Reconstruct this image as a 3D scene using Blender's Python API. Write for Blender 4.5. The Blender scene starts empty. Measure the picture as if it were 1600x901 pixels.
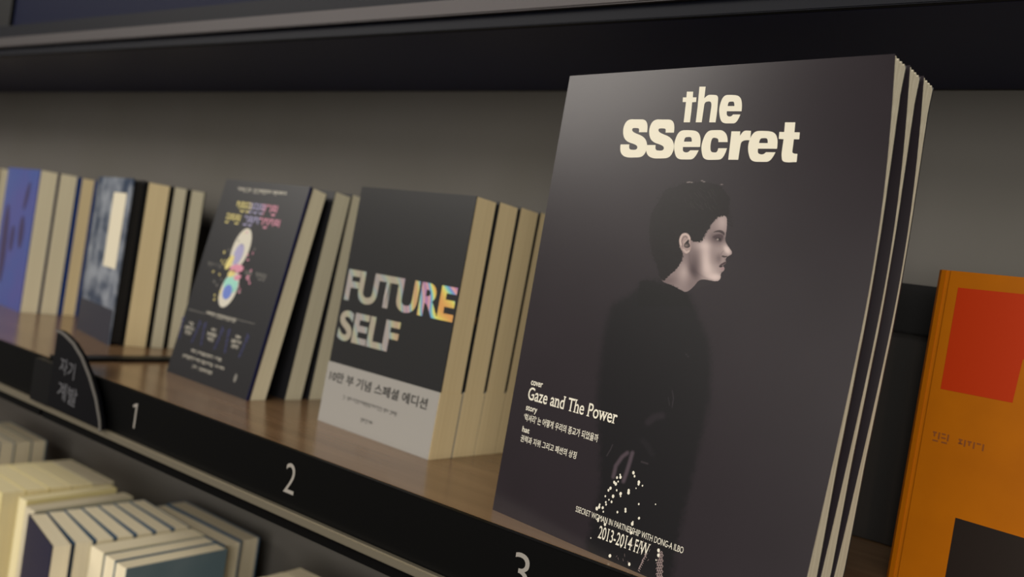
import bpy, bmesh, math, random
import numpy as np
from mathutils import Matrix, Vector
random.seed(7); np.random.seed(7)
S = bpy.context.scene
COL = S.collection

# ------------------------------------------------------------------ camera
SHELF_Z = 1.0                      # top of the main shelf board
CZ = SHELF_Z + 0.1611              # camera height
cam_d = bpy.data.cameras.new('camera'); cam_d.sensor_width = 36.0
cam_d.lens = 1356.6 / 1600 * 36.0
cam_d.clip_start = 0.02
cam_d.dof.use_dof = True; cam_d.dof.focus_distance = 0.515; cam_d.dof.aperture_fstop = 5.8
cam = bpy.data.objects.new('camera', cam_d); COL.objects.link(cam); S.camera = cam
AX = [[0.796287, 0.132219, -0.590292], [0.585815, 0.074746, 0.80699], [0.150822, -0.988398, -0.017937]]
cam.matrix_world = Matrix(((AX[0][0], -AX[0][1], -AX[0][2], 0), (AX[1][0], -AX[1][1], -AX[1][2], 0),
                           (AX[2][0], -AX[2][1], -AX[2][2], CZ), (0, 0, 0, 1)))
# ------------------------------------------------------------------ world and lights
W = bpy.data.worlds.new('world'); S.world = W; W.use_nodes = True
bg = W.node_tree.nodes['Background']; bg.inputs[0].default_value = (1.0, 0.93, 0.84, 1); bg.inputs[1].default_value = 0.16
def area(name, loc, target, sx, sy, power, col):
    l = bpy.data.lights.new(name, 'AREA'); l.shape = 'RECTANGLE'; l.size = sx; l.size_y = sy; l.energy = power; l.color = col
    o = bpy.data.objects.new(name, l); COL.objects.link(o); o.location = loc
    o.rotation_euler = (Vector(target) - Vector(loc)).to_track_quat('-Z', 'Y').to_euler(); return o
area('ceiling_light_front', (-0.4, -1.5, 2.45), (-0.8, 0.5, 0.9), 1.8, 0.9, 19, (1.0, 0.94, 0.84))
area('ceiling_light_far', (-2.2, -1.3, 2.3), (-0.9, 0.5, 1.1), 2.2, 0.9, 34, (1.0, 0.94, 0.86))
area('fill_light_right', (1.3, -2.5, 1.45), (-0.8, 0.6, 1.1), 2.0, 1.2, 62, (1.0, 0.95, 0.88))  # added low fill light, brightens the wall and the right-facing page edges
S.view_settings.view_transform = 'Standard'; S.view_settings.look = 'None'
S.view_settings.gamma = 1.0; S.view_settings.use_curve_mapping = False
S.view_settings.exposure = 0.0

# ------------------------------------------------------------------ helpers
def lin(r, g, b):
    f = lambda c: (c/255)/12.92 if c/255 <= .04045 else ((c/255+.055)/1.055)**2.4
    return (f(r), f(g), f(b), 1)
def mat(name, col, rough=.5, spec=.5, metal=0, noise=None, bump=None, vcol=None):
    m = bpy.data.materials.new(name); m.use_nodes = True; nt = m.node_tree; N = nt.nodes; L = nt.links
    p = N['Principled BSDF']
    p.inputs['Base Color'].default_value = col; p.inputs['Roughness'].default_value = rough
    p.inputs['Specular IOR Level'].default_value = spec; p.inputs['Metallic'].default_value = metal
    tc = N.new('ShaderNodeTexCoord')
    if noise:                       # (scale vector, second colour, noise scale, lo, hi)
        sv, c2, sc, lo, hi = noise
        mp = N.new('ShaderNodeMapping'); mp.inputs['Scale'].default_value = sv; L.new(tc.outputs['Object'], mp.inputs[0])
        n = N.new('ShaderNodeTexNoise'); n.inputs['Scale'].default_value = sc; n.inputs['Detail'].default_value = 5; L.new(mp.outputs[0], n.inputs[0])
        r = N.new('ShaderNodeMapRange'); r.inputs[1].default_value = lo; r.inputs[2].default_value = hi; L.new(n.outputs[0], r.inputs[0])
        x = N.new('ShaderNodeMix'); x.data_type = 'RGBA'; x.inputs[6].default_value = col; x.inputs[7].default_value = c2
        L.new(r.outputs[0], x.inputs[0]); L.new(x.outputs[2], p.inputs['Base Color'])
    if bump:
        sv, sc, st, dist = bump
        mp = N.new('ShaderNodeMapping'); mp.inputs['Scale'].default_value = sv; L.new(tc.outputs['Object'], mp.inputs[0])
        n = N.new('ShaderNodeTexNoise'); n.inputs['Scale'].default_value = sc; n.inputs['Detail'].default_value = 3; L.new(mp.outputs[0], n.inputs[0])
        b = N.new('ShaderNodeBump'); b.inputs['Strength'].default_value = st; b.inputs['Distance'].default_value = dist
        L.new(n.outputs[0], b.inputs['Height']); L.new(b.outputs[0], p.inputs['Normal'])
    if vcol:
        a = N.new('ShaderNodeVertexColor'); a.layer_name = vcol; L.new(a.outputs[0], p.inputs['Base Color'])
    return m
def obj(name, me, m=None, parent=None, loc=(0, 0, 0)):
    o = bpy.data.objects.new(name, me); COL.objects.link(o); o.location = loc
    if m is not None and me is not None and not me.materials: me.materials.append(m)
    if parent is not None: o.parent = parent
    return o
def mesh(name, v, f):
    me = bpy.data.meshes.new(name); me.from_pydata([tuple(map(float, p)) for p in v], [], f); me.update(); return me
def box_me(x0, x1, y0, y1, z0, z1, bevel=0):
    me = mesh('box', [(x0,y0,z0),(x1,y0,z0),(x1,y1,z0),(x0,y1,z0),(x0,y0,z1),(x1,y0,z1),(x1,y1,z1),(x0,y1,z1)],
              [(0,3,2,1),(4,5,6,7),(0,1,5,4),(1,2,6,5),(2,3,7,6),(3,0,4,7)])
    if bevel:
        b = bmesh.new(); b.from_mesh(me); bmesh.ops.bevel(b, geom=b.edges[:], offset=bevel, segments=2, affect='EDGES'); b.to_mesh(me); b.free()
    return me
def box(name, x0, x1, y0, y1, z0, z1, m, parent=None, bevel=0):
    return obj(name, box_me(x0, x1, y0, y1, z0, z1, bevel), m, parent)
def empty(name, loc, rz=0, rx=0):
    o = bpy.data.objects.new(name, None); COL.objects.link(o); o.empty_display_size = .02
    o.location = loc; o.rotation_euler = (rx, 0, rz); return o
def tag(o, label, cat, group=None):
    o['label'] = label; o['category'] = cat
    if group: o['group'] = group
    return o
def kids(o): return [c for c in COL.objects if c.parent == o]
def dup(o, parent=None):
    c = o.copy(); COL.objects.link(c)
    if parent is not None: c.parent = parent
    for k in kids(o): dup(k, c)
    return c

# flat print: everything is given as outlines in mm on a cover (x to the right, z up)
def curve_mesh(loops):
    c = bpy.data.curves.new('t', 'CURVE'); c.dimensions = '2D'; c.fill_mode = 'BOTH'
    for lp in loops:
        s = c.splines.new('POLY'); s.points.add(len(lp)-1)
        for p, q in zip(s.points, lp): p.co = (q[0], q[1], 0, 1)
        s.use_cyclic_u = True
    o = bpy.data.objects.new('t', c); me = bpy.data.meshes.new_from_object(o)
    bpy.data.objects.remove(o); bpy.data.curves.remove(c); return me
def text_mesh(s, bold=0.0, shear=0.0, serif=0, space=1.0):
    c = bpy.data.curves.new('t', 'FONT'); c.body = s; c.offset = bold; c.shear = shear; c.resolution_u = 6; c.space_character = space
    o = bpy.data.objects.new('t', c); me = bpy.data.meshes.new_from_object(o)
    bpy.data.objects.remove(o); bpy.data.curves.remove(c)
    if serif:
        b = bmesh.new(); b.from_mesh(me); bmesh.ops.remove_doubles(b, verts=b.verts, dist=1e-5)
        segs = []
        for e in b.edges:
            if len(e.link_faces) == 1:
                p, q = e.verts[0].co, e.verts[1].co
                L = abs(p.x-q.x)
                if abs(p.y-q.y) < .004 and .05 < L < .17:
                    up = e.link_faces[0].calc_center_median().y > p.y
                    segs.append((min(p.x, q.x), max(p.x, q.x), p.y, up))
        for x0, x1, y, up in segs:
            w = serif; h = .055 if up else -.055
            vs = [b.verts.new((x, yy, 0)) for x, yy in ((x0-w, y), (x1+w, y), (x1+w*.4, y+h), (x0-w*.4, y+h))]
            b.faces.new(vs)
        b.to_mesh(me); b.free()
    return me
def fit(me, x0, z0, x1, z1, skew=0.0):
    """scale a flat lettering mesh to a box in mm; skew = rise per mm"""
    n = len(me.vertices); co = np.empty(n*3); me.vertices.foreach_get('co', co); co = co.reshape(-1, 3)
    lo, hi = co.min(0), co.max(0)
    co[:, 0] = x0 + (co[:, 0]-lo[0])/(hi[0]-lo[0])*(x1-x0)
    co[:, 1] = z0 + (co[:, 1]-lo[1])/(hi[1]-lo[1])*(z1-z0) + skew*(co[:, 0]-x0)
    me.vertices.foreach_set('co', co.ravel()); return me
def merge(ms):
    b = bmesh.new()
    for m in ms: b.from_mesh(m)
    me = bpy.data.meshes.new('p'); b.to_mesh(me); b.free(); return me
def stand(me, name, m, parent, y=-.00012, fn=None, cut=0):
    """turn a flat mm print (x,y) upright onto a cover"""
    b = bmesh.new(); b.from_mesh(me)
    if cut:
        for ax, st in ((0, cut), (1, cut*.6)):
            vals = [v.co[ax] for v in b.verts]
            t = math.ceil(min(vals)/st)*st
            while t < max(vals):
                co = Vector((0, 0, 0)); co[ax] = t; no = Vector((0, 0, 0)); no[ax] = 1
                bmesh.ops.bisect_plane(b, geom=b.verts[:]+b.edges[:]+b.faces[:], plane_co=co, plane_no=no); t += st
    for v in b.verts:
        x, z = v.co.x/1000, v.co.y/1000
        v.co = fn(x, z, y) if fn else Vector((x, y, z))
    bmesh.ops.recalc_face_normals(b, faces=b.faces[:])
    for f in b.faces:
        if f.normal.y > 0: f.normal_flip()
    me2 = bpy.data.meshes.new(name); b.to_mesh(me2); b.free()
    return obj(name, me2, m, parent)
def rect(x0, z0, x1, z1): return [(x0, z0), (x1, z0), (x1, z1), (x0, z1)]
def ell(cx, cz, rx, rz, ang=0, n=20):
    ca, sa = math.cos(ang), math.sin(ang)
    return [(cx+rx*math.cos(t)*ca-rz*math.sin(t)*sa, cz+rx*math.cos(t)*sa+rz*math.sin(t)*ca) for t in [2*math.pi*k/n for k in range(n)]]
def flat(polys): return mesh('p', [(x, z, 0) for p in polys for x, z in p], (lambda: (lambda acc: [acc.append(list(range(sum(len(q) for q in polys[:i]), sum(len(q) for q in polys[:i+1])))) or acc[-1] for i in range(len(polys))])([]))())
def blur_words(x0, z0, x1, z1, rnd, gap=.25):
    """a line of small printed syllable blocks too small to read"""
    out = []; h = z1-z0; x = x0
    while x < x1:
        w = h*.8
        if rnd.random() < gap: x += h*.45; continue
        t = h*.16
        out.append(rect(x, z1-t, x+w*.5, z1)); out.append(rect(x+w*.72, z0+h*.3, x+w*.72+t, z1))
        if rnd.random() < .6: out.append(rect(x+w*.1, z0, x+w*.8, z0+t))
        if rnd.random() < .6: out.append(rect(x, z0+h*.45, x+w*.55, z0+h*.45+t))
        if rnd.random() < .5: out.append(rect(x+w*.15, z0+h*.5, x+w*.15+t, z1-t))
        x += w*1.12
    return out

# ------------------------------------------------------------------ materials
def pages_mat(name, c, c2):
    return mat(name, lin(*c), .75, .2, noise=((4, 1500, 4), lin(*c2), 1.0, .3, .7), bump=((2, 1500, 2), 1.0, .25, .0003))
M_wood = mat('walnut laminate', lin(140, 110, 80), .2, .5, noise=((1.5, 30, 30), lin(122, 94, 67), 2.2, .3, .7), bump=((2, 60, 60), 3, .05, .0005))
M_black = mat('black lacquer', lin(6, 6, 6), .5, .12, bump=((1, 1, 1), 400, .05, .0003))
M_blackr = mat('black rail', lin(12, 12, 13), .45, .25)
M_wall = mat('grey back panel', lin(101, 98, 94), .7, .3, noise=((1, 1, 1), lin(95, 92, 86), 5, .3, .7), bump=((1, 1, 1), 500, .08, .0003))
M_lip = mat('satin metal lip', lin(142, 134, 116), .4, .5, .6)
M_lip_up = mat('satin metal lip upper', lin(74, 70, 71), .5, .3, .3)
M_navy = mat('navy gloss panel', lin(6, 12, 40), .5, .1)
M_under = mat('underside with painted blue reflection', lin(10, 17, 66), .4, .25)  # blue reflected tint is put into the dark underside's base colour
M_upf = mat('blue black fascia', lin(11, 13, 22), .5, .15)
M_streak = mat('dark ribbed panel', lin(26, 24, 22), .45, .4, noise=((90, 1, 1), lin(44, 39, 35), 1, .4, .7))
M_num = mat('pale numeral', lin(150, 145, 138), .5, .3)
M_sign = mat('black sign card', lin(8, 8, 12), .45, .2)
M_signedge = mat('grey sign edge', lin(95, 92, 88), .5, .3)
M_signtext = mat('dim grey lettering', lin(92, 92, 96), .6, .3)
M_floor = mat('dark floor', lin(70, 62, 54), .5, .3, noise=((1, 1, 1), lin(56, 50, 44), 3, .3, .7))
P_cream = pages_mat('cream pages', (240, 230, 198), (224, 212, 178))
P_warm = pages_mat('warm cream pages', (240, 220, 174), (224, 202, 154))
P_pale = pages_mat('pale pages', (224, 214, 188), (196, 184, 154))
P_grey = pages_mat('grey cream pages', (222, 214, 186), (204, 195, 166))
P_yel = pages_mat('yellowish pages', (248, 236, 192), (230, 216, 168))
P_lite = pages_mat('light cream pages', (248, 238, 208), (230, 216, 182))
P_mag = pages_mat('magazine pages', (246, 240, 216), (190, 180, 152))
P_dark = mat('black page edges', lin(24, 23, 22), .6, .3, noise=((2, 500, 2), lin(52, 46, 38), 1, .5, .7))

# ------------------------------------------------------------------ setting
def struct(o): o['kind'] = 'structure'; return o
struct(box('floor', -5, 3, -4, .74, -.05, 0, M_floor))
struct(box('wall_back', -5, 3, .72, .76, 0, 3.0, M_wall))
R = lambda rel: CZ + rel          # heights measured from the camera

# main shelf
XJ = -0.902                        # joint between the two boards
XL, XR = -3.2, 1.1
sh = tag(empty('display_shelf', (0, .45, SHELF_Z-.06)), 'long brown wooden display shelf with black front edge numbered 1, 2 and 3', 'shelf')
def place(o):                      # children were built in world coordinates
    p = o.parent; o.location = Vector(o.location) - p.location; return o
yf = .45
for n, a, b in (('shelf_board', XL, XJ-.012), ('shelf_board', XJ+.010, XR)):
    place(box(n, a, b, yf+.006, .715, SHELF_Z-.02, SHELF_Z, M_wood, sh, .0008))
place(box('joint_strip', XJ-.0118, XJ+.0098, yf+.006, .700, SHELF_Z-.03, SHELF_Z+.0035, M_blackr, sh))
fascias = []
for a, b in ((XL, XJ-.004), (XJ+.001, XR)):
    fascias.append(place(box('fascia_panel', a, b, yf, yf+.0055, R(-.2208), SHELF_Z+.0004, M_black, sh, .0006)))
place(box('lip_strip', XL, XR, yf-.006, yf-.0003, R(-.2108), R(-.2040), M_lip, sh, .001))
for s, xc in (('1', -.733), ('2', -.5105), ('3', -.2895)):
    me = text_mesh(s, -.004) if s != '1' else flat([[(3.2, 0), (4.8, 0), (4.8, 22), (3.6, 22), (0, 19.4), (0, 17.4), (3.2, 19)]])
    w = 12 if s != '1' else 7
    me = fit(me, xc*1000-w/2, R(-.1935)*1000, xc*1000+w/2, R(-.1705)*1000)
    o = stand(me, 'numeral', M_num, fascias[1], y=0)
    o.location = (-0, yf-.0004-.45, -(SHELF_Z-.06)); o['label'] = 'pale numeral ' + s
    o.location = Vector((0, yf-.0004, 0)) - sh.location - Vector(fascias[1].location)

# black rail and ribbed panel behind the books
br = tag(empty('back_rail', (0, .71, SHELF_Z)), 'black rail along the grey back wall above the dark ribbed panel', 'rail')
o = box('rail', -.75, XR, .702, .719, R(-.000), R(.037), M_blackr, br, .001); place(o)
o = box('ribbed_panel', XL, XR, .709, .719, SHELF_Z+.001, R(-.0005), M_streak, br); place(o)
for k in range(26):
    x = -.62 + k*.062
    place(box('rib', x, x+.006, .7065, .709, SHELF_Z+.002, R(-.002), M_blackr, br))

# upper shelf
yu = .525; zu = R(.1875)
us = tag(empty('upper_shelf', (0, yu, zu)), 'dark upper shelf with a thin pale metal strip along its front', 'shelf')
place(box('shelf_board', XL, XR, yu+.006, .715, zu, zu+.02, M_under, us))
place(box('fascia_panel', XL, XR, yu, yu+.006, zu, R(.2285), M_upf, us, .0006))
place(box('lip_strip', XL, XR, yu-.006, yu-.0003, R(.1975), R(.2105), M_lip_up, us, .001))
place(box('ledge', XL, XR, yu+.0062, yu+.03, R(.2085), R(.2285), M_upf, us))
dp = tag(empty('navy_signboard', (-.4, yu+.02, R(.2285))), 'dark navy blue glossy signboard standing on the upper shelf', 'signboard')
place(box('board_face', -1.296, XR, yu+.008, yu+.02, R(.2288), R(.60), M_navy, dp))
place(box('side_post', -1.36, -1.298, yu+.004, yu+.026, R(.2288), R(.62), M_blackr, dp))

# lower shelf
ZL = R(-.545)
ls = tag(empty('lower_shelf', (0, .4, ZL)), 'lower shelf of cream edged books under the numbered shelf', 'shelf')
place(box('shelf_board', XL, XR, .36, .715, ZL-.02, ZL, M_wood, ls, .0008))
place(box('fascia_panel', XL, XR, .354, .3598, ZL-.06, ZL, M_black, ls, .0006))

# shelf sign
sg = tag(empty('shelf_sign', (-.84, .444, R(-.19))), 'black curved card sign with dim grey lettering clipped over the shelf front', 'sign')
prof = [(-.8736,-.2025),(-.8736,-.1254),(-.8640,-.1252),(-.8549,-.1269),(-.8369,-.1322),(-.8180,-.1422),(-.7992,-.1575),(-.7825,-.1752),(-.7703,-.1940),(-.7672,-.2030)]
n = len(prof)
def slab(prof, y0, y1):
    n = len(prof); v = [(x, y0, R(z)) for x, z in prof] + [(x, y1, R(z)) for x, z in prof]
    return mesh('slab', v, [tuple(range(n-1, -1, -1))[::-1], tuple(range(2*n-1, n-1, -1))] + [(i, i+n, (i+1) % n+n, (i+1) % n) for i in range(n)])
place(obj('sign_card', slab(prof, .4400, .4435), M_sign, sg))
rim = prof[1:]; off = [(x-.0022, z-.0026) for x, z in rim]
place(obj('curved_rim', slab(rim + off[::-1], .4388, .4399), M_signedge, sg))
for s, x0, z0, x1, z1 in (('자기', -.8590, -.1660, -.8290, -.1500), ('계발', -.8565, -.1905, -.8180, -.1730)):
    o = stand(fit(text_mesh(s, .006), x0*1000, R(z0)*1000, x1*1000, R(z1)*1000, -.08), 'lettering', M_signtext, sg, y=.4397); place(o)
place(box('clip', -.912, -.874, .4405, .4492, R(-.2035), R(-.1608), M_blackr, sg))

# ------------------------------------------------------------------ books
def book(name, loc, yaw, lean, w, h, t, cover, pages, hard=False, spine_right=False, spine=None, ct=.0005, edge=None):
    """front cover faces local -y; empty sits at the front lower corner"""
    r = empty(name, loc, math.radians(yaw), -math.radians(lean))
    # lean back = top moves to +y
    c = .0022 if hard else ct; ins = .003 if hard else .0003
    mir = (lambda a, b: (w-b, w-a)) if spine_right else (lambda a, b: (a, b))
    x0, x1 = mir(0, w); obj('front_cover', box_me(x0, x1, 0, c, 0, h), cover, r)
    obj('back_cover', box_me(x0, x1, t-c, t, 0, h), edge or cover, r)
    x0, x1 = mir(0, c); obj('spine', box_me(x0, x1, c+.00005, t-c-.00005, 0, h), spine or cover, r)
    x0, x1 = mir(c+.0001, w-ins); obj('page_block', box_me(x0, x1, c+.00005, t-c-.00005, ins if hard else .0002, h-ins), pages, r)
    return r
def at(x, y, yaw, dn, dx=0):
    a = math.radians(yaw); return (x - math.sin(a)*dn + math.cos(a)*dx, y + math.cos(a)*dn + math.sin(a)*dx, SHELF_Z)
def lift(lean, t): return 0.0

# --- charcoal "FUTURE SELF" row
C_char = mat('charcoal jacket', lin(38, 38, 39), .32, .45, bump=((1, 1, 1), 900, .06, .0002))
C_band = mat('grey paper band', lin(150, 147, 142), .6, .3)
C_ink = mat('dark ink', lin(42, 41, 40), .6, .3)
C_foil = mat('rainbow foil', lin(190, 190, 182), .35, .5)
nt = C_foil.node_tree; N = nt.nodes; L = nt.links
tc = N.new('ShaderNodeTexCoord'); mp = N.new('ShaderNodeMapping'); mp.inputs['Rotation'].default_value = (0, .6, 0)
L.new(tc.outputs['Object'], mp.inputs[0]); wv = N.new('ShaderNodeTexWave'); wv.inputs['Scale'].default_value = 10; wv.inputs['Distortion'].default_value = 6
L.new(mp.outputs[0], wv.inputs[0]); cr = N.new('ShaderNodeValToRGB'); L.new(wv.outputs[0], cr.inputs[0])
els = cr.color_ramp.elements; els[0].color = lin(214, 150, 70); els[1].color = lin(170, 110, 170)
for q, c in ((.25, (222, 214, 90)), (.45, (110, 200, 190)), (.65, (90, 130, 205)), (.85, (225, 160, 150))):
    e = els.new(q); e.color = lin(*c)
sp = N.new('ShaderNodeSeparateXYZ'); L.new(tc.outputs['Object'], sp.inputs[0])
mr = N.new('ShaderNodeMapRange'); mr.inputs[1].default_value = .07; mr.inputs[2].default_value = .115; mr.inputs[3].default_value = .12; mr.inputs[4].default_value = .85
L.new(sp.outputs[0], mr.inputs[0]); mx = N.new('ShaderNodeMix'); mx.data_type = 'RGBA'; mx.inputs[6].default_value = lin(150, 151, 142)
L.new(mr.outputs[0], mx.inputs[0]); L.new(cr.outputs[0], mx.inputs[7]); L.new(mx.outputs[2], N['Principled BSDF'].inputs['Base Color'])

FY = -3.28
f0 = book('paperback_book', (-.5986, .5505, SHELF_Z), FY, 2.7, .1446, .2192, .0262, C_char, P_warm, ct=.0008)
bd = obj('paper_band', box_me(-.0004, .1447, -.0006, -.00005, 0, .0555), C_band, f0)
obj('band_flap', box_me(.1449, .1452, -.0004, .0262, 0, .0555), P_warm, f0)
stand(fit(text_mesh('FUTURE', .034, 0, space=.98), 4, 113.2, 143, 142.2), 'title_lettering', C_foil, f0)
stand(fit(text_mesh('SELF', .034, 0, space=.98), 4, 76.5, 84, 104.5), 'title_lettering', C_foil, f0)
stand(fit(text_mesh('10만 부 기념 스페셜 에디션', .018), 5, 38.5, 133, 48), 'band_lettering', C_ink, bd, y=-.0008)
rr = random.Random(3)
stand(flat(blur_words(27, 25.8, 100, 29.2, rr)), 'band_small_print', C_ink, bd, y=-.0008)
stand(flat(blur_words(57, 11.5, 70, 15, rr, 0)), 'band_small_print', C_ink, bd, y=-.0008)
FG = 'charcoal paperbacks lettered FUTURE SELF'
tag(f0, 'front charcoal paperback lettered FUTURE SELF with grey paper band', 'book', FG)
for i, (dn, ln, lb) in enumerate(((.0285, 2.9, 'second charcoal paperback, directly behind the front FUTURE SELF copy'),
                                  (.0575, 3.2, 'third charcoal paperback in the FUTURE SELF row'),
                                  (.0865, 3.4, 'rearmost charcoal paperback of the FUTURE SELF row'))):
    b = dup(f0); b.location = at(-.5986, .5505, FY, dn, 0); b.rotation_euler = (-math.radians(ln), 0, math.radians(FY-.6*i)); b['label'] = lb

# --- black book with two ovals
C_egg = mat('black matte jacket', lin(33, 33, 36), .38, .45)
C_eggspine = mat('navy jacket edge', lin(24, 28, 66), .4, .4)
C_print = mat('ivory print', lin(205, 200, 185), .5, .3)
C_dim = mat('dim grey print', lin(120, 118, 112), .5, .3)
C_pyel = mat('yellow print', lin(214, 200, 128), .5, .3); C_ppnk = mat('pink print', lin(206, 140, 160), .5, .3)
C_plav = mat('lavender print', lin(160, 156, 190), .5, .3); C_pblu = mat('blue print', lin(105, 125, 195), .5, .3)
C_pgrn = mat('mint print', lin(150, 205, 190), .5, .3); C_wr = mat('slate blue print', lin(56, 58, 92), .5, .3)
EY = -2.96; EL = 10.0
e0 = book('paperback_book', (-.8367, .5433, SHELF_Z), EY, EL, .1497, .2189, .0225, C_egg, P_cream)
tag(e0, 'leaning black paperback with two white ovals and pastel title on its cover', 'book')
obj('jacket_edge', box_me(.1498, .1504, -.0002, .0035, 0, .2189), C_eggspine, e0)
rr = random.Random(5)
def pr(name, polys, m, y=-.00015): return stand(flat(polys), name, m, e0, y=y)
pr('heading_print', blur_words(27, 206.5, 117, 211, rr, .15), C_print)
for a, b, c in ((34, 56, C_pyel), (58, 78, C_plav), (80, 105, C_ppnk)): pr('title_print', blur_words(a, 184.5, b, 195.5, rr, 0), c)
for a, b, c in ((22, 48, C_pyel), (56, 80, C_plav), (83, 112, C_ppnk)): pr('title_print', blur_words(a, 170.5, b, 181, rr, 0), c)
pr('upper_oval', [ell(66, 145, 15, 23, -.15, 28)], C_print)
pr('oval_tint', [ell(65, 139, 8, 12, -.2)], C_plav, -.0003); pr('oval_tint', [ell(54, 129, 5, 9, -.5)], C_pyel, -.00035)
pr('oval_tint', [ell(70, 124, 12, 4.5, .1)], C_ppnk, -.0004)
pr('lower_oval', [ell(67, 101, 14, 20, -.25, 28)], C_print)
pr('oval_tint', [ell(68, 106, 13, 9, -.1)], C_pgrn, -.0003); pr('oval_tint', [ell(66, 98, 8, 8, 0)], C_pblu, -.00035)
pr('oval_tint', [ell(64, 118, 7, 4, .3)], C_pyel, -.0004); pr('oval_tint', [ell(76, 115, 6, 3, .3)], C_ppnk, -.0004)
for q, (m, k) in enumerate(((C_pyel, 12), (C_ppnk, 12), (C_dim, 9))):
    pts = []
    for _ in range(k):
        a = rr.uniform(0, 6.28); d = rr.uniform(22, 42)
        cx = 66 + d*math.cos(a)*(.9); cz = 122 + d*math.sin(a)
        if q == 0: cx = 66 - abs(cx-66)
        if q == 1: cx = 66 + abs(cx-66)
        if cz > 165 or cz < 78: continue
        pts.append(ell(cx, cz, rr.uniform(.8, 2.4), rr.uniform(.6, 1.6), rr.uniform(0, 3), 8))
    pr('petal_print', pts, m, -.0002-.00005*q)
pr('scribble_print', blur_words(14, 121, 42, 125, rr, .1), C_dim); pr('scribble_print', blur_words(86, 117, 120, 124, rr, .1), C_dim)
pr('rule_print', [rect(5, 70, 38, 70.6), rect(94, 73, 128, 73.6)], C_dim); pr('small_print', blur_words(40, 69.5, 92, 73.5, rr, .1), C_print)
for cx in (17.5, 61, 106):
    pr('wreath_print', [ell(cx + s*(15+2*math.sin(a)), 50+11*math.sin(a), 1.4, 3.6, s*(.3+a*.5), 8) for s in (-1, 1) for a in (-1.1, -.55, 0, .55, 1.1)], C_wr)
    for dz in (6, 1, -4): pr('small_print', blur_words(cx-9+abs(dz), 48.5+dz, cx+9-abs(dz), 51.8+dz, rr, 0), C_print)
pr('small_print', blur_words(34, 27.8, 90, 31, rr), C_print); pr('small_print', blur_words(20, 20, 102, 23.2, rr), C_print)
pr('small_print', blur_words(42, 12.5, 80, 15.5, rr), C_print); pr('publisher_mark', [ell(123, 17, 2.4, 4.5, 0, 12)], C_dim)
def near(x, y, yaw, lean, w, h, t, *a, **k): return book('paperback_book', (x, y, SHELF_Z), yaw, lean, w, h, t, *a, **k)
C_blk = mat('black cloth cover', lin(17, 17, 18), .5, .35)
b = near(*at(-.8367, .5433, EY, .0440)[:2], EY, 6.7, .1510, .2175, .0212, C_egg, P_grey); tag(b, 'black covered paperback leaning behind the two-oval book, middle of that row', 'book')
b = near(*at(-.8367, .5433, EY, .0735)[:2], EY, 4.7, .1515, .2175, .0225, C_egg, P_grey); tag(b, 'black covered paperback at the back of the row led by the two-oval book', 'book')

# --- blue grey photographic cover row
C_cloud = mat('cloudy blue jacket', lin(44, 60, 84), .35, .45, noise=((1, 1, 1), lin(140, 147, 158), 32, .38, .62))
C_dnavy = mat('dark slate cover', lin(44, 47, 60), .4, .45)
C_white = mat('ivory label paper', lin(222, 214, 190), .6, .3)
DY = -12.05
d0 = book('thin_hardback', (-1.138, .5971, SHELF_Z), DY, .5, .1359, .2047, .016, C_cloud, P_dark, hard=True, edge=C_blk)
stand(flat([[(82, 186), (129, 187), (116, 92.5), (62, 92)]][:1] and [rect(72, 92, 122, 186)]), 'title_label', C_white, d0, y=-.0002)
stand(flat([rect(0, 0, 135.9, 43)]), 'lower_cover_panel', C_dnavy, d0, y=-.0001)
tag(d0, 'hardback with cloudy blue-grey cover and tall ivory title label', 'book')
for i, (dn, t, m, lb) in enumerate(((.0175, .0290, P_warm, 'thick black covered book behind the cloudy blue-grey hardback'),
                              (.0480, .0185, P_grey, 'second black covered book behind the cloudy blue-grey hardback'),
                              (.0680, .0200, P_grey, 'rearmost black covered book behind the cloudy blue-grey hardback'))):
    b = book('paperback_book', at(-1.138, .5971, DY, dn), DY+.6*i, .5, .1362, .2035, t, C_blk, m, ct=.0016)
    tag(b, lb, 'book', 'black covered books behind the cloudy hardback')

# --- blue books
C_blue = mat('periwinkle cover', lin(68, 86, 152), .35, .45, noise=((1, 1, 1), lin(80, 82, 148), 8, .4, .6))
C_bluedk = mat('royal blue cover', lin(24, 60, 128), .35, .45); C_nav = mat('navy cover', lin(30, 36, 78), .4, .45)
C_bp = mat('dusky print', lin(66, 58, 92), .5, .3)
BY = -7.0
b0 = book('paperback_book', (-1.4172, .6037, SHELF_Z), BY, .4, .1391, .2041, .0250, C_blue, P_cream, ct=.0012, edge=C_nav)
rr = random.Random(9)
stand(flat([ell(100, 165, 7, 22, -.3), ell(98, 112, 11, 24, .1), ell(30, 90, 14, 60, .1), ell(62, 100, 9, 20, 0)]), 'figure_print', C_bp, b0, y=-.0002)
tag(b0, 'periwinkle blue paperback with dusky figures on its cover', 'book')
b = book('paperback_book', at(-1.4172, .6037, BY, .0262), BY, .4, .1391, .2041, .0255, C_nav, P_cream, ct=.0012, edge=C_bluedk)
tag(b, 'navy paperback between the periwinkle blue copy and the royal blue one', 'book')
b = book('paperback_book', at(-1.4172, .6037, BY, .0535), BY, .4, .1393, .2030, .0255, C_bluedk, P_warm, ct=.0040)
tag(b, 'royal blue paperback at the back of the row of blue books', 'book')
# far left
C_tan = mat('rust brown cover', lin(120, 72, 44), .5, .3)
for i, (x, y, m) in enumerate(((-1.655, .600, P_cream), (-1.655, .6235, P_cream), (-1.655, .647, P_cream))):
    b = book('paperback_book', (x, y, SHELF_Z), -6, .4, .140, .203, .0225, C_tan, m)
    tag(b, 'rust brown covered cream edged paperback at the left frame edge, ' + ('front', 'middle', 'rearmost')[i] + ' of three', 'book', 'paperbacks at the far left edge')

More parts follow.
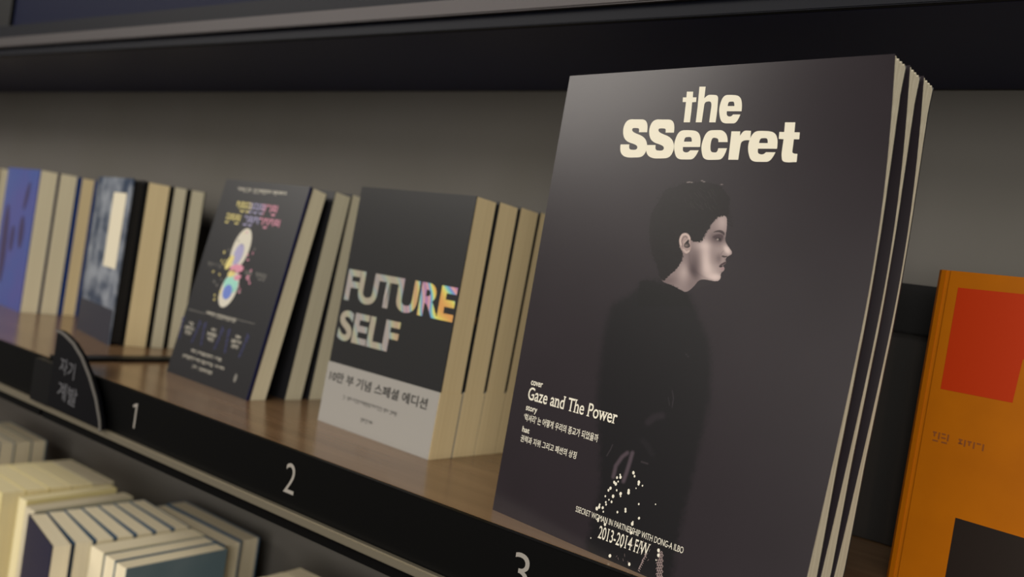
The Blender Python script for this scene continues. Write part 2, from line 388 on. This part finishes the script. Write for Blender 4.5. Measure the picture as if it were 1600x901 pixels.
# --- orange book
C_or = mat('orange cloth cover', lin(184, 104, 0), .45, .25, noise=((1, 1, 1), lin(174, 97, 0), 30, .3, .7), bump=((1, 1, 1), 1500, .1, .0002))
C_red = mat('red orange print', lin(186, 50, 0), .45, .35); C_bk = mat('black print', lin(36, 28, 24), .45, .35); C_br = mat('brown print', lin(134, 76, 34), .5, .3)
C_groove = mat('orange hinge shade', lin(150, 82, 0), .5, .3)
ob = empty('orange_book', (-.1189, .6161, SHELF_Z), math.radians(-11.8), -math.radians(1.7))
ow, oh, ot = .150, .2056, .030
tag(ob, 'orange hardback with red square and black block, right of the magazines', 'book')
obj('front_cover', merge([box_me(.0105, ow, 0, .0024, 0, oh, .0004)]), C_or, ob)
obj('hinge_groove', box_me(.0078, .0107, .0011, .0024, 0, oh), C_or, ob)
obj('back_cover', box_me(.0105, ow, ot-.0024, ot, 0, oh, .0004), C_or, ob)
# rounded spine
pv = []; k = 10
for i in range(k+1):
    a = math.pi*i/k; pv.append((.0078 - .0078*math.sin(a)**.8, ot/2 - ot/2*math.cos(a)))
inn = [(.0078, ot-.0024), (.0078, .0024)]
pp = pv + inn; nn = len(pp)
obj('spine', mesh('spine', [(x, y, 0) for x, y in pp] + [(x, y, oh) for x, y in pp], [tuple(range(nn)), tuple(range(2*nn-1, nn-1, -1))] + [(i, i+nn, (i+1) % nn+nn, (i+1) % nn) for i in range(nn)]), C_or, ob)
obj('page_block', box_me(.009, ow-.003, .0026, ot-.0026, .003, oh-.003), P_cream, ob)
stand(flat([[(17, 129), (59.5, 129), (61, 156), (78, 158), (78, 195.5), (17, 195)]]), 'red_square_print', C_red, ob, y=-.0002)
stand(flat([rect(39, 4, 120, 52)]), 'black_block_print', C_bk, ob, y=-.0002)
rr = random.Random(11)
stand(flat(blur_words(17, 95.3, 27.5, 101.5, rr, 0) + blur_words(33, 94.5, 44, 100.5, rr, 0)), 'small_title_print', C_br, ob, y=-.0002)

# ------------------------------------------------------------------ lower shelf books
C_teal = mat('slate teal cover', lin(92, 112, 120), .4, .4, noise=((1, 1, 1), lin(112, 128, 134), 10, .4, .7))
C_ltnavy = mat('deep navy cover', lin(30, 36, 66), .4, .4); C_steel = mat('steel blue cover', lin(70, 98, 122), .4, .4)
C_cov = mat('cream cover', lin(216, 206, 172), .5, .3); C_yel = mat('yellow cover', lin(228, 214, 156), .5, .3)
def low(x, y, yaw, w, top, t, cover, pages, label, group=None, **k):
    h = R(top) - ZL
    b = book('pocket_book', (x, y, ZL), yaw, 0, w, h, t, cover, pages, **k)
    tag(b, label, 'book', group); return b
# front stack of seven, fanned
nA = 7; ords = ('front', 'second', 'third', 'fourth', 'fifth', 'sixth', 'rearmost')
for i in range(nA):
    f = i/(nA-1) if nA > 1 else 0
    xr = -.883 + .007*i/nA; yr = .471 + .0230*i; xl = -.989; yl = .495 + .0203*i
    yaw = math.degrees(math.atan2(yr-yl, xr-xl)); w = math.hypot(xr-xl, yr-yl)
    low(xl, yl, yaw, w, -.355, .0196, C_ltnavy if i == 0 else C_steel, P_lite,
        ('deep navy' if i == 0 else 'steel blue edged') + ' pocket book, %s of the fanned stack of seven' % ords[i], 'fanned stack of pocket books', ct=.0011)
# three crosswise (cover towards the camera side)
for i, (x, lb, cv) in enumerate(((-.842, 'left', C_cov), (-.8185, 'middle', C_steel), (-.7965, 'right, slate teal covered', C_teal))):
    b = low(x, .505, 90, .121, -.355 - .001*i, .0215 if i else .0265, cv, P_lite,
        'crosswise pocket book before the steel blue edged pair, %s of three' % lb, 'crosswise pocket books', spine_right=True, ct=.0012)
    if i == 2: stand(flat(blur_words(50, 150, 95, 156, random.Random(4), .1)), 'cover_print', C_cov, b, y=-.0002)
# steel blue edged pair behind
low(-.972, .6345, 0, .158, -.360, .0235, C_steel, P_lite, 'taller steel blue edged book behind the crosswise pocket books, nearer the front', 'pair of steel blue edged books', ct=.0018)
low(-.976, .6615, -.5, .158, -.360, .0270, C_steel, P_pale, 'taller steel blue edged book standing nearest the back wall', 'pair of steel blue edged books', ct=.0022)
# left of it: tan and yellow crosswise
low(-1.000, .507, 92.6, .125, -.356, .021, C_cov, P_pale, 'tan crosswise pocket book left of the fanned stack', spine_right=True)
low(-1.027, .510, 94, .116, -.352, .018, C_yel, P_yel, 'yellow covered crosswise pocket book between two stacks', spine_right=True, ct=.0014)
for i in range(5):
    low(-1.182+.0005*i, .500+.0277*i, -.5, .117, -.352, .0268, C_yel if i < 3 else C_cov, P_yel if i < 4 else P_pale,
        'yellowish pocket book, %s of the stack left of the yellow covered book' % ords[i], 'yellowish stack of pocket books')
for i in range(5):
    low(-1.427, .553+.0226*i, -1.5, .128, -.355, .0216, C_steel if i in (2, 4) else C_cov, P_pale,
        'pale pocket book at the left edge, %s of its stack' % ords[i], 'pale stack at the left edge', ct=.0014)
for i in range(4):
    low(-.708, .560+.0245*i, 2, .115, -.356, .0235, C_cov, P_lite,
        'cream pocket book under the numeral 2, %s of its small stack' % (ords[i] if i < 3 else 'rearmost'), 'cream stack at the bottom edge')

# ------------------------------------------------------------------ magazines
MW, MH = .2195, .3000
BV = np.array([0, .0319, .0887, .1373, .180, .217, .2642, .2996]); BB = np.array([0, .0049, .0121, .0168, .0188, .0182, .0102, .0012])
BP = np.polyfit(np.r_[BV, .0, .3], np.r_[BB, 0, 0.001], 5)
def bendf(x, z): return np.clip(x/MW, 0, 1)**2 * np.polyval(BP, z)
def thick(x, z):
    tv = np.interp(z, [0, .03, .09, .14, .2, .24, .265, .285, .30], [.0166, .0158, .0095, .0072, .0064, .0078, .0105, .0138, .0190])
    s = np.clip(x/MW, 0, 1)**3
    return .0065*(1-s) + (tv-.0012)*s
M_cover = mat('gloss magazine cover', (.03, .03, .03, 1), .30, .6, bump=((1, 1, 1), 1400, .05, .0002), vcol='print')
M_spine = mat('magazine spine', lin(40, 37, 40), .4, .5)
M_back = mat('magazine back cover', lin(22, 21, 22), .4, .5)
M_title = mat('ivory ink', lin(228, 222, 202), .42, .4)

def grid_me(us, vs, y):
    U, V = np.meshgrid(us, vs); n, m = len(vs), len(us)
    co = np.stack([U.ravel(), (bendf(U, V)+y).ravel(), V.ravel()], 1)
    idx = np.arange(n*m).reshape(n, m)
    q = np.stack([idx[:-1, :-1], idx[:-1, 1:], idx[1:, 1:], idx[1:, :-1]], -1).reshape(-1, 4)
    me = bpy.data.meshes.new('cover'); me.vertices.add(n*m); me.vertices.foreach_set('co', co.ravel())
    me.loops.add(q.size); me.loops.foreach_set('vertex_index', q.ravel().astype(np.int32))
    me.polygons.add(len(q)); me.polygons.foreach_set('loop_start', (np.arange(len(q))*4).astype(np.int32))
    me.update(calc_edges=True); me.polygons.foreach_set('use_smooth', [True]*len(q)); return me, U.ravel()*1000, V.ravel()*1000
# sketch grids of the printed picture -> millimetres on the cover
H_title = np.array([[0.106058, 0.0194568, 39.193], [0.0352343, -0.0650704, 297.304], [0.000133365, 5.64561e-05, 1.0]])
H_head = np.array([[0.134977, 0.0243044, 52.8702], [0.0428963, -0.0985176, 234.557], [0.000161782, 3.42256e-05, 1.0]])
H_body = np.array([[0.54966, 0.105163, 25.0372], [0.167851, -0.397672, 164.485], [0.00064826, 0.000105969, 1.0]])
def apply(H, x, y):
    q = H @ np.stack([np.asarray(x, float), np.asarray(y, float), np.ones_like(np.asarray(x, float))]); return q[0]/q[2], q[1]/q[2]
def hsh(i, j): 
    v = np.sin(i*127.1 + j*311.7)*43758.5453; return v - np.floor(v)
def vnoise(x, y):
    i, j = np.floor(x), np.floor(y); a, b = x-i, y-j; a = a*a*(3-2*a); b = b*b*(3-2*b)
    return (hsh(i, j)*(1-a)+hsh(i+1, j)*a)*(1-b) + (hsh(i, j+1)*(1-a)+hsh(i+1, j+1)*a)*b
def smooth(p, it=2):
    p = np.array(p, float)
    for _ in range(it):
        q = np.roll(p, -1, 0); p = np.stack([p*.75+q*.25, p*.25+q*.75], 1).reshape(-1, 2)
    return p
def sdist(poly, x, y):
    """signed distance, positive inside"""
    d = np.full(x.shape, 1e18); ins = np.zeros(x.shape, bool); n = len(poly)
    for i in range(n):
        ax, ay = poly[i]; bx, by = poly[(i+1) % n]; ex, ey = bx-ax, by-ay; l = ex*ex+ey*ey
        if l < 1e-9: continue
        t = np.clip(((x-ax)*ex+(y-ay)*ey)/l, 0, 1); d = np.minimum(d, (x-ax-t*ex)**2+(y-ay-t*ey)**2)
        c = (ay > y) != (by > y)
        if ey != 0: ins ^= c & (x < ex*(y-ay)/ey+ax)
    return np.sqrt(d)*np.where(ins, 1, -1)
def mask(poly, x, y, soft, rag=0, rs=.1, it=2):
    poly = smooth(poly, it); lo = poly.min(0)-soft*3-rag*2; hi = poly.max(0)+soft*3+rag*2
    out = np.zeros(x.shape); s = (x > lo[0]) & (x < hi[0]) & (y > lo[1]) & (y < hi[1])
    xs, ys = x[s], y[s]; d = sdist(poly, xs, ys)
    if rag: d = d + rag*(vnoise(xs*rs, ys*rs)*2-1) + rag*.5*(vnoise(xs*rs*2.7, ys*rs*2.7)*2-1)
    t = np.clip(.5+d/(2*soft), 0, 1); out[s] = t*t*(3-2*t); return out
def g2(x, y, cx, cy, sx, sy, a=0):
    ca, sa = math.cos(a), math.sin(a); u = (x-cx)*ca+(y-cy)*sa; v = -(x-cx)*sa+(y-cy)*ca
    return np.exp(-.5*((u/sx)**2+(v/sy)**2))
def stroke(pts, x, y, w, soft):
    d = np.full(x.shape, 1e9)
    for (ax, ay), (bx, by) in zip(pts[:-1], pts[1:]):
        ex, ey = bx-ax, by-ay; t = np.clip(((x-ax)*ex+(y-ay)*ey)/(ex*ex+ey*ey), 0, 1)
        d = np.minimum(d, np.hypot(x-ax-t*ex, y-ay-t*ey))
    t = np.clip(.5+(w-d)/(2*soft), 0, 1); return t*t*(3-2*t)

def paint(um, vm):
    C = np.empty((len(um), 3)); base = np.array(lin(39, 33, 38)[:3])
    C[:] = base*(1+.10*(vnoise(um*.05, vm*.05)-.5))[:, None]
    def lay(m, col): C[:] = C*(1-m[:, None]) + np.array(col[:3])*m[:, None]
    bx, by = apply(np.linalg.inv(H_body), um, vm); bx = bx+880; by = by+430
    coat = [(1012,437),(998,448),(985,463),(962,470),(950,492),(943,530),(936,580),(933,640),(936,700),(938,750),(928,800),(912,860),(900,930),(1048,930),(1058,860),(1072,790),(1086,730),(1097,680),(1107,630),(1112,575),(1106,530),(1094,500),(1086,475),(1078,458),(1060,448),(1040,438)]
    lay(mask(coat, bx, by, 8, 3, .25)*.93, lin(20, 19, 22))
    # faint lit fur, wrist and fingers
    for pts, w, c, a in (([(958,745),(962,728),(972,714),(980,708)], 2.8, (82,70,78), .8), ([(974,752),(979,738),(984,722),(988,708)], 2.8, (84,72,80), .8),
                         ([(1013,660),(1022,652),(1034,650)], 5, (44,38,44), .6), ([(1050,610),(1052,622),(1050,636)], .5, (70,62,70), .5),
                         ([(1044,622),(1046,634)], .5, (60,54,60), .5), ([(1004,690),(1012,697),(1019,710)], 4, (34,31,35), .5), ([(1002,722),(1012,725)], 1, (58,52,56), .8),
                         ([(948,712),(954,702),(957,695)], .8, (54,50,54), .8), ([(1070,552),(1076,558)], .6, (60,56,60), .7)):
        lay(stroke(pts, bx, by, w, max(w*.8, .8))*a, lin(*c))
    # head, on its own sketch grid
    hx, hy = apply(np.linalg.inv(H_head), um, vm)
    s = (hx > 120) & (hx < 800) & (hy > 0) & (hy < 820)
    x, y = hx[s], hy[s]; P = C[s]
    def lay2(m, col):
        P[:] = P*(1-m[:, None]) + np.array(col[:3])*m[:, None]
    skin = [(600,280),(640,262),(672,256),(686,268),(690,300),(686,345),(681,378),(676,405),(682,428),(697,452),(714,474),(719,487),(714,499),(700,507),(688,511),(681,522),(678,532),(684,543),(680,553),(668,562),(660,570),(669,576),(673,586),(668,600),(654,608),(649,620),(650,640),(643,655),(628,664),(600,661),(565,653),(535,652),(512,662),(492,688),(468,712),(440,732),(405,716),(360,690),(310,672),(285,655),(330,560),(400,440),(480,380),(540,330)]
    sh = np.full(x.shape, .62)
    for cx, cy, sx, sy, a, k in ((558,520,26,75,0,.36),(590,600,40,40,0,.28),(660,300,30,45,0,.22),(690,470,14,24,-.5,.45),(620,640,30,16,0,.35),
                                 (660,560,10,30,0,.10),(430,600,26,50,.2,.24),(640,480,30,40,0,.12),(540,440,40,22,0,.18),
                                 (490,560,36,60,-.3,-.22),(628,400,34,24,0,-.28),(330,660,60,25,0,-.14),(470,690,20,24,0,-.05),(600,540,22,60,.1,-.06),
                                 (640,520,14,22,0,-.18),(480,600,18,40,-.6,-.18),(380,660,40,30,0,.05)):
        sh = sh + k*g2(x, y, cx, cy, sx, sy, a)
    sh = np.clip(sh, .12, 1.25); m = mask(skin, x, y, 2.2, 1, .12, 1)
    sk = np.array(lin(196, 178, 174)[:3]); dk = np.array(lin(120, 98, 104)[:3])
    t = np.clip((sh-.25)/.75, 0, 1)[:, None]
    col = (dk*(1-t)+sk*t)*np.clip(sh, .3, 1.2)[:, None]
    P[:] = P*(1-m[:, None]) + col*m[:, None]
    # jaw shadow and neck fold
    lay2(stroke([(458,500),(462,545),(485,590),(520,622),(560,645),(600,657)], x, y, 1.0, 13)*.42*m, lin(78, 62, 66))
    lay2(mask([(505,655),(545,652),(640,668),(560,690),(480,720),(495,685)], x, y, 6)*(1-m)*.6, lin(44, 39, 42))
    hair = [(300,668),(278,640),(268,590),(248,540),(228,485),(216,410),(213,330),(222,262),(250,205),(282,165),(298,125),(330,98),(380,88),(410,72),(445,58),(490,66),(535,48),(575,62),(615,66),(650,80),(684,112),(716,165),(700,192),(704,235),(694,272),(672,258),(640,268),(612,288),(592,310),(584,338),(562,362),(552,392),(530,422),(500,424),(470,416),(458,380),(432,366),(408,382),(396,420),(404,465),(424,498),(414,540),(392,575),(362,606),(332,630)]
    hm = mask(hair, x, y, 3.0, 5, .13, 1)
    hn = vnoise(x*.05+y*.02, y*.16)
    P[:] = P*(1-hm[:, None]) + (np.array(lin(24, 20, 22)[:3])*(1+.35*(hn-.5))[:, None])*hm[:, None]
    rs = random.Random(2)
    for _ in range(110):         # loose strands round the crown and fringe
        a = rs.uniform(-2.6, .15); cx, cy = 470+232*math.cos(a), 285+212*math.sin(a)
        l = rs.uniform(14, 34); a2 = a+rs.uniform(-.1, .9)
        lay2(stroke([(cx-8*math.cos(a), cy-8*math.sin(a)), (cx+l*math.cos(a2), cy+l*math.sin(a2)*.8)], x, y, 1.6, 2.6)*.7, lin(25, 21, 23))
    for cx, cy in ((452,60),(462,58),(476,60),(540,50),(552,56),(660,72)): lay2(g2(x, y, cx, cy, 5, 2.2)*.7, lin(150, 140, 136))
    for _ in range(30):
        cx, cy = rs.uniform(430, 620), rs.uniform(90, 210); a = rs.uniform(.6, 1.3); l = rs.uniform(20, 50)
        lay2(stroke([(cx, cy), (cx+l*math.cos(a), cy+l*math.sin(a))], x, y, .5, 2.4)*.22, lin(92, 84, 84))
    # ear
    ear = [(430,364),(455,372),(468,400),(466,430),(470,458),(462,480),(446,496),(428,492),(410,470),(396,435),(396,400),(410,374)]
    em = mask(ear, x, y, 2.0); lay2(em, lin(158, 138, 134))
    lay2(stroke([(408,440),(403,408),(416,380),(436,374),(454,386),(460,404)], x, y, 4, 3)*em, lin(196, 176, 168))
    lay2(stroke([(418,452),(412,420),(422,394),(438,388),(448,402)], x, y, 1.6, 3)*em*.85, lin(72, 58, 60))
    lay2(mask([(446,404),(458,412),(454,428),(462,436),(464,452),(448,460),(428,456),(424,440),(436,424)], x, y, 3), lin(34, 27, 29))
    lay2(stroke([(430,424),(444,412),(452,398)], x, y, 3, 3)*em*.8, lin(180, 160, 154))
    lay2(stroke([(424,470),(440,486),(456,478)], x, y, 5, 4)*em*.6, lin(200, 182, 174))
    lay2(g2(x, y, 440, 444, 9, 6)*.55, lin(150, 132, 128))
    # brow, eye, nostril, mouth
    lay2(mask([(602,364),(622,352),(645,348),(664,354),(676,368),(672,384),(660,372),(640,362),(618,362)], x, y, 3.5, 0, .1, 1)*.95, lin(54, 42, 46))
    lay2(mask([(596,392),(618,378),(645,370),(668,380),(664,400),(650,424),(636,416),(616,404)], x, y, 6, 0, .1, 1)*.82, lin(62, 46, 52))
    lay2(mask([(618,400),(632,394),(648,398),(652,410),(640,414),(626,408)], x, y, 2.5), lin(26, 20, 22))
    lay2(g2(x, y, 631, 406, 4.2, 3.6)*.95, lin(168, 154, 148))
    lay2(mask([(654,506),(664,504),(676,508),(690,506),(688,513),(672,518),(658,514)], x, y, 3)*.9, lin(42, 32, 34))
    lay2(stroke([(652,498),(658,484),(668,476)], x, y, 1.2, 5)*.5, lin(90, 74, 76))
    lay2(stroke([(712,498),(694,509)], x, y, 2, 4)*.6*m, lin(110, 92, 94))
    lay2(mask([(636,574),(648,558),(664,548),(682,540),(685,548),(674,558),(660,566),(646,574)], x, y, 2.5, 0, .1, 1)*.95, lin(58, 40, 46))
    lay2(mask([(640,572),(656,567),(664,572),(656,578),(644,578)], x, y, 1.5), lin(22, 16, 18))
    lay2(mask([(646,578),(664,574),(673,584),(667,598),(652,596)], x, y, 2.5)*.8, lin(150, 122, 126))
    lay2(stroke([(645,606),(664,604)], x, y, 1, 4)*.6*m, lin(96, 78, 80))
    lay2(stroke([(676,532),(672,520)], x, y, 1, 4)*.4*m, lin(110, 92, 94))
    # fringe over the forehead and neckline fur over the neck
    for _ in range(46):
        t_ = rs.random(); cx = np.interp(t_, [0, .25, .5, .75, 1], [688, 640, 596, 566, 532]); cy = np.interp(t_, [0, .25, .5, .75, 1], [258, 266, 306, 358, 420]); a = 1.5+rs.uniform(-.6, .5); l = rs.uniform(6, 15)
        lay2(stroke([(cx, cy-6), (cx+l*math.cos(a), cy-6+l*math.sin(a))], x, y, 1.2, 2)*.8, lin(25, 21, 23))
    fur = [(150,700),(150,668),(185,650),(225,655),(262,670),(300,690),(345,682),(375,695),(405,720),(438,735),(470,790),(480,860),(150,860)]
    lay2(mask(fur, x, y, 5, 7, .11, 1), lin(18, 17, 19))
    C[s] = P
    return C
t0 = np.arange(0, .078, .0009); us = np.r_[t0, np.arange(.078, .152, .00028), np.arange(.152, MW, .0009), MW]
vs = np.r_[np.arange(0, .148, .0009), np.arange(.148, .238, .00028), np.arange(.238, MH, .0012), MH]
cme, um, vm = grid_me(us, vs, 0)
colr = paint(um, vm)
ca = cme.color_attributes.new('print', 'FLOAT_COLOR', 'POINT')
ca.data.foreach_set('color', np.c_[colr, np.ones(len(colr))].ravel().astype(np.float32))

mg = empty('magazine', (-.3393, .4800, SHELF_Z), math.radians(-8.55), -math.radians(2.1))
obj('front_cover', cme, M_cover, mg)
def slab_me(y0f, y1f, nu=14, nv=40, ztop=None, x1=MW, z0=.0004, z1=MH-.0006, nt=1):
    """curved slab between two depth functions"""
    us = np.linspace(.0005, x1, nu); vs = np.linspace(z0, z1, nv); v = []; f = []
    ks = np.linspace(0, 1, nt+1)
    for k in ks:
        for z in vs:
            for x in us:
                y = (1-k)*y0f(x, z)+k*y1f(x, z); zz = z
                if ztop and z > z1-1e-6: zz = z + ztop(k, x)
                v.append((x, y, zz))
    st = nu*nv; q = lambda k, j, i: k*st+j*nu+i
    for j in range(nv-1):
        for i in range(nu-1):
            f.append((q(0,j,i), q(0,j,i+1), q(0,j+1,i+1), q(0,j+1,i))); f.append((q(nt,j,i), q(nt,j+1,i), q(nt,j+1,i+1), q(nt,j,i+1)))
    for k in range(nt):
        for j in range(nv-1):
            f.append((q(k,j,0), q(k,j+1,0), q(k+1,j+1,0), q(k+1,j,0))); f.append((q(k,j,nu-1), q(k+1,j,nu-1), q(k+1,j+1,nu-1), q(k,j+1,nu-1)))
        for i in range(nu-1):
            f.append((q(k,0,i), q(k+1,0,i), q(k+1,0,i+1), q(k,0,i+1))); f.append((q(k,nv-1,i), q(k,nv-1,i+1), q(k+1,nv-1,i+1), q(k+1,nv-1,i)))
    return mesh('slab', v, f)
NS = 4
for k in range(NS):
    a, b_ = k/NS, (k+.93)/NS
    me = slab_me(lambda x, z, a=a: float(bendf(x, z))+.0004+a*float(thick(x, z)), lambda x, z, b_=b_: float(bendf(x, z))+.0004+b_*float(thick(x, z)),
                 nt=4, ztop=lambda kk, x: .0016*(1-abs(2*kk-1))*(x/MW)-.0012, x1=MW-.0006-.0002*k)
    obj('page_section', me, P_mag, mg)
obj('back_cover', slab_me(lambda x, z: float(bendf(x, z))+.0006+float(thick(x, z)), lambda x, z: float(bendf(x, z))+.0010+float(thick(x, z)), x1=MW-.001), M_back, mg)
obj('spine', slab_me(lambda x, z: .0001, lambda x, z: .0074, nu=2, x1=.0008), M_spine, mg)
def oncover(x, z, y): return Vector((x, float(bendf(x, z)) + y, z))

def sm(pts):
    """points with a trailing 1 are corners, others are rounded"""
    n = len(pts); out = []
    for i, p in enumerate(pts):
        if len(p) == 3: out.append(p[:2]); continue
        a, c = pts[i-1], pts[(i+1) % n]
        pa = (p[0]*.5+a[0]*.5, p[1]*.5+a[1]*.5) if len(a) == 2 else None
        # quadratic corner cutting
        A = ((a[0]+p[0])/2, (a[1]+p[1])/2) if len(a) == 2 else (a[0], a[1]); B = ((c[0]+p[0])/2, (c[1]+p[1])/2) if len(c) == 2 else (c[0], c[1])
        for t in ((0, .2, .4, .6, .8) if len(c) == 2 or True else ()):
            if t == 0 and len(a) == 3: continue
            out.append(((1-t)**2*A[0]+2*t*(1-t)*p[0]+t*t*B[0], (1-t)**2*A[1]+2*t*(1-t)*p[1]+t*t*B[1]))
    return out
S1 = [[(275,460,1),(283,405),(262,352),(195,353),(112,350),(74,420),(78,500),(110,540),(165,558),(196,575),(192,606),(155,610),(122,602),(128,562,1),(55,562,1),(48,610),(68,655),(110,674),(160,674),(240,672),(278,600),(272,530),(235,490),(180,470),(150,450),(152,425),(185,424),(214,428),(207,460,1)]]
e1o = [(714,585,1),(724,520),(700,450),(615,442),(540,446),(500,540),(498,610),(520,690),(605,692),(670,690),(703,613,1),(632,613,1),(618,630),(590,632),(568,618),(573,585,1)]
e1h = [(581,540,1),(585,505),(615,500),(648,502),(645,540,1)]
cC = [(943,543,1),(945,490),(905,443),(855,442),(770,445),(724,560),(726,630),(745,694),(835,694),(910,690),(938,595,1),(865,595,1),(858,628),(832,632),(800,625),(800,560),(815,505),(848,508),(868,518),(866,543,1)]
rC = [(975,452,1),(1048,452,1),(1045,490,1),(1070,448),(1110,444),(1138,448,1),(1130,527,1),(1060,520),(1045,590),(1031,692,1),(948,692,1)]
def tf(lp, sx, sy, dx, dy): return [((p[0])*sx+dx, (p[1])*sy+dy)+tuple(p[2:]) for p in lp]
def rng(lp, a0, a1, b0, b1, c0, c1, d0, d1):
    sx = (c1-c0)/(a1-a0); sy = (d1-d0)/(b1-b0); return tf(lp, sx, sy, c0-a0*sx, d0-b0*sy)
tC = [(1422,375,1),(1508,375,1),(1500,457,1),(1545,457,1),(1540,515,1),(1495,515,1),(1486,590),(1478,640),(1525,637,1),(1518,708,1),(1490,708,1),(1400,720),(1390,650),(1398,590),(1409,515,1),(1368,513,1),(1374,455,1),(1414,455,1)]
t2 = [(605,125,1),(658,125,1),(655,172,1),(685,172,1),(682,210,1),(649,212,1),(642,290,1),(630,378,1),(578,378,1),(588,290,1),(598,210,1),(570,210,1),(572,172,1),(601,172,1)]
h2 = [(710,85,1),(762,85,1),(750,180,1),(775,152),(815,151),(868,155),(862,220),(857,290),(843,378,1),(790,378,1),(800,300),(812,225),(800,205),(778,205),(752,215),(745,265),(728,378,1),(678,378,1),(694,250,1)]
letters = [t2, h2, rng(e1o, 503, 717, 443, 690, 877, 1062, 152, 385), rng(e1h, 503, 717, 443, 690, 877, 1062, 152, 385)]
letters += S1 + [tf(S1[0], 1.03, 1.02, 214, -5), e1o, e1h, cC, rC, rng(e1o, 503, 717, 443, 690, 1117, 1357, 447, 707), rng(e1h, 503, 717, 443, 690, 1117, 1357, 447, 707), tC]
def glyph(loops):
    out = []
    for lp in loops:
        q = sm(lp); x, z = apply(H_title, [p[0] for p in q], [p[1] for p in q]); out.append(list(zip(x, z)))
    return curve_mesh(out)
ttl = merge([glyph([t2]), glyph([h2]), glyph(letters[2:4]), glyph(S1), glyph([letters[5]]), glyph([e1o, e1h]), glyph([cC]), glyph([rC]), glyph(letters[10:12]), glyph([tC])])
stand(ttl, 'title_lettering', M_title, mg, fn=oncover, cut=5, y=-.00015)
M_ink = mat('cream ink', lin(232, 227, 210), .5, .3)
def mt(s, x0, z0, x1, z1, name='cover_lettering', bold=0, serif=False, skew=0, space=1):
    stand(fit(text_mesh(s, bold, 0, serif, space), x0, z0, x1, z1, skew), name, M_ink, mg, fn=oncover, cut=8, y=-.00015)
mt('cover', 14.6, 89.0, 25.1, 92.0, bold=.014)
mt('Gaze and The Power', 13.9, 79.0, 88.2, 87.6, bold=.007, serif=.085, skew=.004)
mt('story', 14.1, 70.6, 24.2, 75.2, bold=.014)
mt("'럭셔리' 는 어떻게 우리의 종교가 되었을까", 13.7, 64.6, 77.1, 69.6, bold=.008, skew=.012)
mt('hat', 14.2, 57.2, 20.7, 61.0, bold=.014)
mt('권력과 지위 그리고 패션의 상징', 14.2, 50.6, 63.0, 55.2, bold=.008, skew=.012)
mt('SSECRET WOMAN IN PARTNERSHIP WITH DONG-A ILBO', 70.2, 20.0, 149.2, 23.6, bold=.0, serif=.04)
mt('2013-2014 F/W', 90.5, 10.0, 128.0, 17.6, bold=.004, serif=.085, skew=.02)
# printed beads and chain
bd_ = [(200,252),(202,268),(180,270),(162,300),(187,295),(172,310),(138,337),(125,350),(178,350),(203,372),(203,388),(155,388),(105,387),(128,410),(145,423),(110,440),(108,425),(68,440),(65,455),(88,460),(50,465),(92,485),(255,352),(254,366),(285,240),(292,262),(320,300),(318,312),(343,322),(302,338),(320,438),(427,440),(183,488),(235,470),(235,483),(322,527),(283,550),(279,562),(58,530),(58,541),(103,565),(272,618),(338,715),(12,650),(207,707),(137,762),(263,815),(450,730),(450,760),(435,790)]
rr = random.Random(1); beads = []
for x, y in bd_:
    u, v = apply(H_body, [920+x/4.075-880], [680+y/4.077-430]); s = rr.uniform(.5, 1.05)
    if (x, y) in ((427,440),(302,338),(12,650),(207,707),(338,715),(435,790)): s = .4
    beads.append(ell(u[0], v[0], s*.95, s*1.15, rr.uniform(-.4, .4), 7))
o = stand(flat(beads), 'bead_print', M_ink, mg, fn=oncover, y=-.00018); o['kind'] = 'stuff'
M_chain = mat('pale pink ink', lin(150, 132, 130), .5, .3); ch = []
def seg(x0, y0, x1, y1, w):
    (a, b), (c, d) = apply(H_body, [920+x0/4.075-880, 920+x1/4.075-880], [680+y0/4.077-430, 680+y1/4.077-430])
    if c < 1.2 or d < 1.2: return
    L_ = math.hypot(b-a, d-c) or 1; nx, ny = -(d-c)/L_*w, (b-a)/L_*w
    ch.append([(a+nx, c+ny), (a-nx, c-ny), (b-nx, d-ny), (b+nx, d+ny)])
for r_ in range(12):
    for c_ in range(3):
        x = 446+c_*13+(r_ % 2)*6-4; y = 735+r_*17
        if r_ < 3 and c_ == 0: continue
        seg(x, y, x+7, y+9, .22); seg(x+7, y+9, x, y+18, .22); seg(x, y, x-6, y+9, .18)
for k_ in range(9):
    x = 372-k_*5.5+rr.uniform(-4, 4); y = 745+k_*12.5; seg(x, y, x-8, y+13, .25); seg(x-8, y+6, x+4, y+16, .18)
for k_ in range(26):
    x = rr.uniform(180, 420); y = rr.uniform(640, 800)
    seg(x, y, x+rr.uniform(-10, 4), y+rr.uniform(8, 22), .07)
o = stand(flat(ch), 'chain_print', M_chain, mg, fn=oncover, y=-.00018); o['kind'] = 'stuff'
MG = 'magazines lettered the SSecret'
tag(mg, 'dark glossy front magazine titled the SSecret, woman in profile on its cover', 'magazine', MG)
ya = math.radians(-8.55)
for k, (dn, ln, lb) in enumerate(((.0168, 2.75, 'middle copy of the three dark magazines, just behind the front one'),
                                  (.0336, 3.4, 'rearmost copy of the three dark magazines'))):
    c = dup(mg); c.location = (-.3393 - math.sin(ya)*dn, .4800 + math.cos(ya)*dn, SHELF_Z)
    c.rotation_euler = (-math.radians(ln), 0, ya); c['label'] = lb
